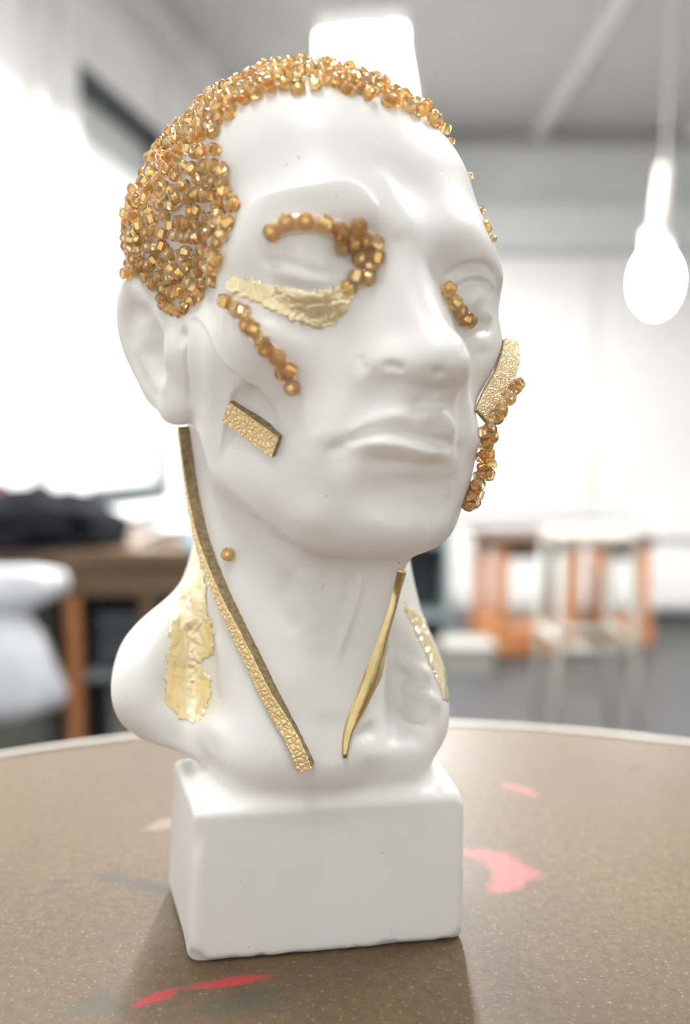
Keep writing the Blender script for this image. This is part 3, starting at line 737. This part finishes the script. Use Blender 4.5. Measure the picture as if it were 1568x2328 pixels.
# beads hanging along the far cheek: rooted on the surface just behind the outline
SCR=Screen(P,NRM,8)
def rim(px): i=SCR.near(px,4); return P[i],NRM[i],SCR.fw[i]
for px,ref in (((1176,874),(1085,905)),((1170,884),(1080,915)),((1156,905),(1078,922)),((1138,935),(1078,935)),((1128,948),(1078,940)),((1112,978),(1084,975)),((1101,985),(1086,985)),((1116,992),(1088,990)),((1104,1010),(1090,1005)),((1108,1032),(1091,1025)),((1098,1040),(1090,1030)),((1113,1052),(1089,1045)),((1100,1064),(1086,1052)),((1108,1078),(1082,1068)),((1092,1080),(1080,1072)),((1086,1102),(1074,1095)),((1076,1112),(1070,1105)),((1084,1122),(1066,1115)),((1070,1128),(1064,1125)),((1076,1142),(1058,1138)),((1064,1146),(1055,1145))):
    p,n,fw=rim(ref); bead(unproj(np.array(px,float),fw+1.8),rng.normal(size=3))
for px in ((1024,322),(1066,401),(1093,478),(1103,508),(1119,544),(1109,522)):
    p,n,fw=rim(px); bead(unproj(np.array(px,float)+np.array([2.,-1.]),fw+2.2),rng.normal(size=3),.5)
# hair: evenly scattered over the scalp
HP=np.array([(405,718),(440,692),(478,655),(500,625),(505,570),(522,525),(546,482),(538,462),(520,430),(524,382),(514,358),(490,326),(505,292),(530,264),(580,236),(640,214),(700,206),(760,202),(830,226),(900,246),(960,268),(1003,300),(1030,320),(1010,100),(700,40),(200,200),(180,640),(304,636),(345,646),(380,694)],float)
def inpoly(pt,poly):
    x,y=pt[:,0],pt[:,1]; c=np.zeros(len(pt),bool); j=len(poly)-1
    for i in range(len(poly)):
        xi,yi=poly[i]; xj,yj=poly[j]; m_=((yi>y)!=(yj>y))&(x<(xj-xi)*(y-yi)/(yj-yi+1e-12)+xi); c^=m_; j=i
    return c
hc=w2h(P); uv,fw=SCR.uv,SCR.fw
front=(NRM*(CAM-P)).sum(1)>0
ear=(np.abs(hc[:,0])>68)&(hc[:,2]<46)&(hc[:,1]<62)
vis=front&(hc[:,0]<75)
mir=hc.copy(); mir[:,0]=-np.abs(mir[:,0]); muv,_=proj(h2w(mir))
back=((hc[:,1]>8)&(hc[:,2]>-22))|((hc[:,1]>-40)&(hc[:,2]>95))
HAIR=np.where(vis,inpoly(uv,HP),(back&~ear)|(inpoly(muv,HP)&(hc[:,1]>-45)&(hc[:,0]>0)))&(hc[:,2]>-40)&~(ear&~inpoly(uv,HP))
idx=np.where(HAIR)[0]; rng.shuffle(idx)
cell=1.25*1.9; grid={}; keep=[]
for i in idx:
    k=tuple(np.floor(P[i]/2.4).astype(int)); ok=True
    sp=2.45 if fw[i]<235 and front[i] else 2.6
    for a in (-1,0,1):
        for b_ in (-1,0,1):
            for c_ in (-1,0,1):
                for j in grid.get((k[0]+a,k[1]+b_,k[2]+c_),()):
                    if ((P[i]-P[j])**2).sum()<sp*sp: ok=False
    if ok: grid.setdefault(k,[]).append(i); keep.append(i)
keep=np.array(keep); facing=(NRM[keep]*(CAM-P[keep])).sum(1)/np.linalg.norm(CAM-P[keep],axis=1)
o_=np.argsort(-(facing-.002*fw[keep])); keep=keep[o_]; facing=facing[o_]
NIND=299-nbead; SV=[];SF=[];SM=[];off=0; base_n=len(BVt)
for r_,i in enumerate(keep):
    n=NRM[i]; md=rng.uniform(); ax=n+tang(n)*.5 if md<.35 else tang(n)+n*rng.uniform(-.5,.5); c=P[i]+n*(rng.uniform(.55,1.7) if md>.35 else rng.uniform(.5,1.3)); sc=rng.uniform(.82,.98)
    if r_<NIND: bead(c,ax,sc)
    else:
        R=frame(ax)@rot(rng.uniform(0,6.28),0,0); SV.append(M3((BVt*sc)@R.T+c)); SF+= [tuple(k+off for k in q) for q in BF]; SM+=BMI; off+=base_n
bc=mesh_obj('bead_cluster',np.concatenate(SV),SF,[GLASS,GOLDL],bust,True,SM); bc['kind']='stuff'; bc['label']='closely packed amber glass beads forming the hair'
bc.data.polygons.foreach_set('use_smooth',np.array([k==0 for k in SM]))
print('beads',nbead,len(keep),round(time.time()-t0,1))
# ---------------------------------------------------------------- gold leaf
m=mat('gold_leaf',(.98,.86,.58),.30,.82); LEAF=m; tc=N(m,'ShaderNodeTexCoord'); b=m.node_tree.nodes['Principled BSDF']
n1=N(m,'ShaderNodeTexNoise',Scale=190,Detail=5,Distortion=1.5); v1=N(m,'ShaderNodeTexVoronoi',Scale=260,_feature='DISTANCE_TO_EDGE'); n2=N(m,'ShaderNodeTexNoise',Scale=700,Detail=3)
for n in (n1,v1,n2): Lk(m,tc.outputs['Object'],n.inputs['Vector'])
bp=bump(m,n1.outputs[0],.55,.0012); bp=bump(m,ramp(m,v1.outputs[0],[(0,(0,0,0)),(.12,(1,1,1))]),.25,.0004,bp); bump(m,n2.outputs[0],.2,.0003,bp)
Lk(m,ramp(m,n1.outputs[0],[(.3,(.93,.76,.42)),(.6,(1.0,.90,.64))]),b.inputs['Base Color'])
def leaf(name,poly,step=4,off=.14,label=None,jag=2.5,thick=.10):
    poly=np.array(poly,float); q=[]
    for a,b_ in zip(poly,np.roll(poly,-1,0)):
        L=np.hypot(*(b_-a)); k=max(int(L/6),1)
        for t in range(k): q.append(a+(b_-a)*t/k+rng.normal(size=2)*jag)
    poly=np.array(q); lo=poly.min(0)-step; hi=poly.max(0)+step
    xs=np.arange(lo[0],hi[0],step); ys=np.arange(lo[1],hi[1],step); X,Y=np.meshgrid(xs,ys,indexing='ij'); pt=np.stack([X.ravel(),Y.ravel()],1)
    # pull grid corners next to the outline onto it
    ins=inpoly(pt,poly).reshape(X.shape); d=np.linalg.norm(pt[:,None]-poly[None],axis=2); nn=d.argmin(1); dm=d.min(1)
    snap=(dm<step*.75); pt[snap]=poly[nn[snap]]; ins=ins|snap.reshape(X.shape)
    vid=-np.ones(X.shape,int); V=[];NN=[]
    for i in range(X.shape[0]):
        for j in range(X.shape[1]):
            if ins[i,j]:
                h=hit(pt[i*X.shape[1]+j])
                if h is not None: vid[i,j]=len(V); V.append(h[0]+h[1]*(off+rng.uniform(0,.10))); NN.append(h[1])
    F=[]
    for i in range(X.shape[0]-1):
        for j in range(X.shape[1]-1):
            q=[vid[i,j],vid[i,j+1],vid[i+1,j+1],vid[i+1,j]]
            if min(q)>=0:
                pp=np.array([V[k] for k in q])
                if np.linalg.norm(pp.max(0)-pp.min(0))<6: F.append(tuple(q))
    o=mesh_obj(name,M3(np.array(V)),F,LEAF,bust,True); md=o.modifiers.new('thickness','SOLIDIFY'); md.thickness=thick*MM; md.offset=-1
    if label: o['label']=label
    return o
leaf('gold_leaf',[(535,625),(565,634),(600,645),(645,652),(700,660),(740,658),(770,648),(783,640),(808,665),(800,690),(785,715),(760,735),(725,752),(700,742),(670,732),(640,718),(610,700),(570,684),(530,668),(512,652),(518,634)],label='crinkled gold leaf under the closed eye')
leaf('gold_leaf',[(447,1222),(437,1245),(435,1274),(418,1303),(410,1336),(405,1375),(389,1394),(381,1440),(389,1450),(376,1489),(375,1537),(375,1599),(405,1628),(431,1645),(457,1632),(477,1602),(482,1570),(483,1547),(464,1524),(464,1502),(487,1489),(490,1459),(482,1414),(472,1394),(474,1368),(466,1320),(458,1271)],label='torn gold leaf in the hollow above the collar bone')
leaf('gold_leaf',[(919,1366),(935,1380),(958,1402),(985,1432),(1006,1465),(1017,1495),(1019,1540),(1019,1598),(1006,1592),(995,1562),(985,1530),(972,1500),(955,1465),(938,1425),(920,1390)],label='gold leaf along the far shoulder',jag=1.5)
# ---------------------------------------------------------------- leather
def leather(name,c1,c2,scale,rough=.42,metal=.75,st=.9):
    m=mat(name,c1,rough,metal); tc=N(m,'ShaderNodeTexCoord'); v=N(m,'ShaderNodeTexVoronoi',Scale=scale); w=N(m,'ShaderNodeTexVoronoi',Scale=scale,_feature='DISTANCE_TO_EDGE')
    Lk(m,tc.outputs['Object'],v.inputs['Vector']); Lk(m,tc.outputs['Object'],w.inputs['Vector'])
    Lk(m,ramp(m,w.outputs[0],[(0,c2),(.16,c1)]),m.node_tree.nodes['Principled BSDF'].inputs['Base Color'])
    bump(m,ramp(m,w.outputs[0],[(0,(0,0,0)),(.35,(1,1,1))]),st,.0005); return m
GLEA=leather('gold_leather',(.97,.76,.42),(.74,.52,.23),900,.42,.30,.55); SUEDE=noisy('raw_suede',(.20,.145,.075),(.40,.31,.17),900,.9,bmp=.8,bscale=1500)
GFOIL=noisy('gold_foil',(.60,.46,.20),(.78,.63,.33),160,.20,1.,.18,200)
def strip(name,px,w0,th,mats,label,lift=.0,lean=0.,it=14):
    q=resample(px); C=[];Nn=[]
    for p in q:
        h=hitn(p); C.append(h[0]); Nn.append(h[1])
    C=np.array(C);Nn=np.array(Nn)
    for _ in range(it):
        C[1:-1]=.5*C[1:-1]+.25*(C[2:]+C[:-2]); Nn[1:-1]=.5*Nn[1:-1]+.25*(Nn[2:]+Nn[:-2])
    T=np.gradient(C,axis=0); T/=np.linalg.norm(T,axis=1)[:,None]; B=np.cross(T,Nn); B/=np.linalg.norm(B,axis=1)[:,None]; Nn=np.cross(B,T)
    V=[];F=[];MI=[]; n=len(C)
    for i in range(n):
        w=np.interp(i/(n-1),np.linspace(0,1,len(w0)),w0); w+=rng.normal()*.05
        b_=B[i]*math.cos(lean)+Nn[i]*math.sin(lean); nn=Nn[i]*math.cos(lean)-B[i]*math.sin(lean)
        e=.22
        for s,u in ((-1,-.6),(-1,th-e),(-1+e/w*2,th),(1-e/w*2,th),(1,th-e),(1,-.6)): V.append(C[i]+b_*(w/2*s)+nn*(u+lift)+(rng.normal(size=3)*.03))
    for i in range(n-1):
        for k in range(6):
            k2=(k+1)%6; F.append((i*6+k,i*6+k2,i*6+6+k2,i*6+6+k)); MI.append(0 if k in (1,2,3) else 1)
    F.append(tuple(range(6))[::-1]); MI.append(1); F.append(tuple((n-1)*6+k for k in range(6))); MI.append(1)
    o=mesh_obj(name,M3(np.array(V)),F,mats,bust,False,MI); o['label']=label
    bm=bmesh.new(); bm.from_mesh(o.data); bmesh.ops.recalc_face_normals(bm,faces=bm.faces); bm.to_mesh(o.data); bm.free()
    return o
strip('leather_strip',[(426,975),(436,1050),(444,1110),(455,1170),(470,1235),(492,1300),(520,1370),(553,1440),(590,1515),(625,1590),(655,1650),(680,1700),(700,1745)],[2.5,2.6,2.8,3.0,3.2],2.5,[GLEA,SUEDE],'pebbled gold leather strip down the near side of the neck',lean=-.22)
def ribbon(name,Lp,Rp,th,mt,label):
    """flat strip between two edges drawn on the skin"""
    Lp=resample(Lp,9); k=len(Lp); Rq=resample(Rp,2); Rp=Rq[np.linspace(0,len(Rq)-1,k).round().astype(int)]; V=[];FC=[]
    S=[]; Nn=np.array([hitn(p)[1] for p in (Lp+Rp)/2])
    for t in (0,.25,.5,.75,1): S.append(np.array([hitn(p)[0] for p in Lp*(1-t)+Rp*t]))
    for _ in range(10):
        for X in S+[Nn]: X[1:-1]=.5*X[1:-1]+.25*(X[2:]+X[:-2])
    for i in range(k):                                        # keep the strip's real width where the skin turns away
        q=np.array([X[i] for X in S]); l=np.r_[0,np.cumsum(np.linalg.norm(np.diff(q,axis=0),axis=1))]; W_=min(l[-1],7.2)
        for j,X in enumerate(S): X[i]=[np.interp(W_*j/4,l,q[:,c]) for c in range(3)]
    for i in range(k):
        n=Nn[i]/np.linalg.norm(Nn[i]); m_=(S[0][i]+S[4][i])/2
        up=max(0,((S[2][i]-m_)@n)*.5)
        V+= [S[0][i]-n*.8,S[0][i]+n*th,S[1][i]+n*(th+.22),S[2][i]+n*(th+.25),S[3][i]+n*(th+.22),S[4][i]+n*th,S[4][i]-n*.8]
    for i in range(k-1):
        for j in range(6): FC.append((i*7+j,i*7+j+1,i*7+8+j,i*7+7+j))
    FC.append(tuple(range(7))); FC.append(tuple((k-1)*7+j for j in range(7))[::-1])
    o=mesh_obj(name,M3(np.array(V)),FC,mt,bust,True); o['label']=label
    bm=bmesh.new(); bm.from_mesh(o.data); bmesh.ops.recalc_face_normals(bm,faces=bm.faces); bm.to_mesh(o.data); bm.free(); return o
ribbon('leather_strip',[(905,1292),(895,1337),(887,1368),(876,1404),(862,1444),(848,1480),(831,1525),(814,1567),(797,1609),(786,1640),(776,1682),(777,1722)],[(921,1292),(919,1337),(915,1368),(911,1404),(902,1444),(893,1477),(873,1517),(853,1556),(834,1595),(820,1629),(800,1663),(787,1722)],.8,GFOIL,'smooth gold strip down the far side of the neck')
def slab(name,quad,th,mats,label,lift=0.):
    """leather patch over four picture corners on the skin"""
    n=8; V=[];F=[];MI=[]; q=np.array(quad,float); top=[];bot=[]
    h4=[hitn(p) for p in quad]; pts=np.array([h[0] for h in h4]); nn=np.mean([h[1] for h in h4],0); nn/=np.linalg.norm(nn)
    for i in range(n+1):
        for j in range(n+1):
            s,t=i/n,j/n; p=(1-s)*(1-t)*pts[0]+s*(1-t)*pts[1]+s*t*pts[2]+(1-s)*t*pts[3]; r=rng.normal(size=3)*.02
            V.append(p+nn*(th+lift)+r)
    k0=len(V); V+= [v-nn*(th+.8) for v in V]
    id_=lambda i,j:i*(n+1)+j
    for i in range(n):
        for j in range(n): F.append((id_(i,j),id_(i+1,j),id_(i+1,j+1),id_(i,j+1))); MI.append(0); F.append(tuple(k0+x for x in F[-1][::-1])); MI.append(1)
    for e in range(n):
        for a,b_ in ((id_(e,0),id_(e+1,0)),(id_(n,e),id_(n,e+1)),(id_(n-e,n),id_(n-e-1,n)),(id_(0,n-e),id_(0,n-e-1))): F.append((b_,a,a+k0,b_+k0)); MI.append(1)
    o=mesh_obj(name,M3(np.array(V)),F,mats,bust,False,MI); o['label']=label
    bm=bmesh.new(); bm.from_mesh(o.data); bmesh.ops.recalc_face_normals(bm,faces=bm.faces); bm.to_mesh(o.data); bm.free(); return o
slab('leather_patch',[(530,910),(642,990),(626,1036),(514,956)],1.3,[GLEA,SUEDE],'short pebbled gold leather bar on the near cheek')
# patch on the far cheek: stands off the outline, its gold face turned outwards to the right
GFINE=leather('fine_gold_leather',(.98,.79,.48),(.80,.60,.31),1500,.36,.40,.6)
p0,_,f0=rim((1136,800)); p1,_,f1=rim((1078,925))
cf=[(1147,768),(1143,800),(1128,845),(1102,890),(1084,930)]; cb=[(1178,772),(1186,815),(1172,860),(1145,910),(1116,966)]
V=[];FC=[];MI=[]; n=len(cf)
for i in range(n):
    f=f0+(f1-f0)*i/(n-1); a=unproj(np.array(cf[i],float),f+1.); b_=unproj(np.array(cb[i],float),f+3.6); nrm=np.cross(b_-a,(0,0,1.)); 
    e=unproj(np.array(cf[i],float)+np.array([-9,2.]),f+2.4); g_=unproj(np.array(cb[i],float)+np.array([-12,0.]),f+6.2)
    V+= [e,a,b_,g_]
for i in range(n-1):
    for k in range(4): k2=(k+1)%4; FC.append((i*4+k,i*4+k2,i*4+4+k2,i*4+4+k)); MI.append(0 if k==1 else 1)
FC.append((0,1,2,3)); FC.append((n*4-1,n*4-2,n*4-3,n*4-4)); MI+=[1,1]
o=mesh_obj('leather_patch',M3(np.array(V)),FC,[GFINE,noisy('tan_edge',(.35,.27,.17),(.50,.40,.27),900,.8)],bust,False,MI); o['label']='gold leather patch standing off the far cheek'
bm=bmesh.new(); bm.from_mesh(o.data); bmesh.ops.recalc_face_normals(bm,faces=bm.faces); bmesh.ops.bevel(bm,geom=bm.edges[:],offset=.00025,segments=1,affect='EDGES'); bm.to_mesh(o.data); bm.free()
print('decor',round(time.time()-t0,1))
# ================================================================ things in the blurred background
# work bench on the left
bn=empty('work_bench',(-.80,2.18,0),'brown wooden work bench with open shelves along the left wall','bench')
box('bench_top',(0,.12,.735),(.98,.56,.035),WOODB,bn)
box('apron',(0,-.13,.675),(.96,.025,.085),WOODB,bn)
for x in (-.46,.09,.285,.46): box('post',(x,-.12,.35),(.035 if x<.1 else .03,.04,.70),WOODO if x==.09 else WOODB,bn)
box('back_panel',(0,.36,.38),(.96,.02,.68),mat('grey_board',(.10,.12,.13),.6),bn)
box('shelf',(.285,.10,.135),(.37,.48,.03),WOODO,bn); box('shelf',(.285,.12,.40),(.37,.40,.02),mat('grey_shelf',(.22,.25,.27),.5),bn)
b=empty('storage_box',(-.52,2.24,.417),'dark grey storage box on the middle bench shelf','box'); box('body',(0,0,.07),(.30,.22,.13),mat('slate_box',(.07,.085,.095),.5),b); box('lid',(0,0,.14),(.31,.23,.015),mat('slate_lid',(.16,.18,.20),.5),b)
b=empty('storage_box',(-.51,2.26,.155),'grey storage box on the lowest bench shelf','box'); box('body',(0,0,.09),(.28,.22,.17),mat('grey_box',(.20,.20,.20),.5),b); box('lid',(0,0,.18),(.29,.23,.015),mat('grey_lid',(.30,.30,.30),.5),b)
def blob(name,parent,c,rad,mt,seed,amp=.25,fr=9.,flat=True,smooth=True):
    bm=bmesh.new(); bmesh.ops.create_icosphere(bm,subdivisions=5,radius=1); from mathutils import noise
    for v in bm.verts:
        d=v.co.normalized(); k=1+amp*(noise.noise(d*2.2+Vector((seed,0,0)))+.5*noise.noise(d*5+Vector((0,seed,0)))); v.co=Vector((d.x*rad[0]*k,d.y*rad[1]*k,d.z*rad[2]*k))
        if flat: v.co.z=max(v.co.z,-rad[2]*.35)
    z0=min(v.co.z for v in bm.verts)
    for v in bm.verts: v.co+=Vector(c)-Vector((0,0,z0))
    return bm_obj(name,bm,mt,parent,smooth)
ct=empty('coat',(-.86,2.16,.7525),'crumpled black coat lying on the left work bench','coat')
BLACK=noisy('black_cloth',(.006,.0065,.009),(.014,.014,.018),30,.95,spec=.08)
blob('body',ct,(.0,0,0),(.24,.17,.11),BLACK,3.1); blob('sleeve',ct,(.17,-.03,0),(.10,.09,.055),BLACK,7.7); blob('lining',ct,(-.12,.03,.04),(.13,.10,.085),noisy('plum_lining',(.05,.015,.02),(.09,.03,.035),20,.8),1.3)
pp=empty('paper_pile',(-.45,2.30,.7525),'white papers lying at the right end of the work bench','paper')
for k in range(5): box('sheet',(0.01*k,.0,.004+.008*k),(.24,.18,.006),PAINT,pp,Matrix.Rotation(.1*k-.2,3,'Z'),0)
cl=empty('blue_cloth',(-.375,2.06,.7525),'small light blue cloth on the bench end beside the neck','cloth'); blob('cloth',cl,(0,0,0),(.035,.04,.022),mat('blue_cloth',(.20,.50,.66),.7),2.2)
# bin under the bench and a white bag hanging in front of it
bi=empty('waste_bin',(-.93,2.20,0),'grey green waste bin under the work bench, behind the white bag','bin')
BIN=mat('bin_grey',(.15,.155,.13),.5)
bm=bmesh.new(); bmesh.ops.create_cube(bm,size=1)
for v in bm.verts: top=v.co.z>0; v.co=Vector((v.co.x*(.30 if top else .25),v.co.y*(.22 if top else .18),.58 if top else 0))
bmesh.ops.bevel(bm,geom=bm.edges[:],offset=.012,segments=2,affect='EDGES'); bm_obj('body',bm,BIN,bi); box('rim',(0,0,.585),(.32,.235,.02),BIN,bi,bev=.006)
from mathutils import noise
bgp=P3(12,1640,1.93); bg=empty('plastic_bag',bgp,'white plastic bag hanging from the bench front on the left','bag')
bm=bmesh.new(); prof=[(1640,20),(1625,75),(1605,125),(1570,142),(1530,132),(1490,116),(1450,94),(1415,68),(1392,60),(1376,90),(1362,125),(1340,148),(1315,152),(1298,140),(1290,100)]; rings=[]
for py,hw in prof:
    q=P3(12,py,1.93)-bgp; rx=hw*1.93/1811; ring=[]
    for i in range(48):
        a=2*math.pi*i/48; f=1+.08*noise.noise(Vector((math.cos(a)*2.2,math.sin(a)*2.2,q.z*12)))+.05*math.sin(a*7+q.z*20)
        ring.append(bm.verts.new((rx*math.cos(a)*f,min(rx*.45,.055)*math.sin(a)*f,q.z)))
    rings.append(ring)
for A,B in zip(rings[:-1],rings[1:]):
    for i in range(48): bm.faces.new((A[i],A[(i+1)%48],B[(i+1)%48],B[i]))
bm.faces.new(rings[0][::-1]); bm.faces.new(rings[-1]); bm_obj('bag',bm,mat('white_plastic',(.60,.62,.66),.35),bg,True)
# wooden stands at the back right
def stand(loc,w,d,h,rz,label,base=.12):
    s=empty('wooden_stand',loc,label,'stand','orange wooden stands',rz)
    box('top',(0,0,h-.02),(w+.04,d+.04,.035),WOODD,s)
    for sx in (-1,1):
        for sy in (-1,1): box('leg',(sx*(w/2-.03),sy*(d/2-.03),h/2+.03),(.055,.055,h-.10),WOODO,s)
    box('base',(0,0,base/2+.03),(w+.03,d+.03,base),WOODO,s); box('rail',(0,-(d/2-.03),h-.075),(w-.06,.03,.07),WOODD,s); box('rail',(0,(d/2-.03),h-.075),(w-.06,.03,.07),WOODO,s)
    return s
stand((.90,3.95,0),.42,.38,.60,.12,'orange wooden open stand behind the far shoulder of the bust')
stand((1.42,4.10,0),.28,.32,.57,-.25,'narrower orange wooden stand behind the pale metal stool')
# pale metal stool in front of them
PALE=mat('pale_metal',(.36,.375,.33),.4); ps=empty('metal_stool',(.72,2.35,0),'pale grey green metal stool frame in front of the wooden stands','stool')
box('seat',(0,0,.752),(.235,.235,.03),mat('pale_seat',(.36,.33,.28),.4),ps)
for sx in (-1,1):
    for sy in (-1,1): add=cyl('leg',(sx*.10,sy*.10,.737),(sx*.125,sy*.125,0),.013,PALE,ps,seg=12)
for sx,sy in ((0,-1),(0,1)): cyl('rung',(-.11,sy*.11,.44),(.11,sy*.11,.44),.014,PALE,ps,seg=12)
for sx in (-1,1): cyl('rung',(sx*.11,-.11,.46),(sx*.11,.11,.46),.012,PALE,ps,seg=12)
# dark cabinet left of the stands
DK=mat('dark_teal',(.035,.05,.055),.5); dc=empty('dark_cabinet',(.32,4.30,0),'dark grey green open cabinet behind the neck of the bust','cabinet')
box('back',(0,.17,.31),(.46,.02,.62),DK,dc); box('side',(-.22,0,.31),(.02,.36,.62),DK,dc); box('side',(.22,0,.31),(.02,.36,.62),mat('teal_edge',(.22,.27,.28),.5),dc); box('top',(0,0,.63),(.48,.38,.02),DK,dc)
for z in (.12,.52): box('shelf',(0,0,z),(.42,.34,.02),mat('cab_shelf',(.14,.17,.175),.5),dc)
lb=empty('cardboard_tray',(.56,3.60,0),'pale tray on the floor beside the wooden stand','tray'); box('body',(0,0,.06),(.22,.2,.12),mat('tray_pale',(.24,.24,.215),.6),lb,bev=.01); box('lip',(0,0,.125),(.24,.22,.015),mat('tray_lip',(.32,.32,.29),.6),lb)
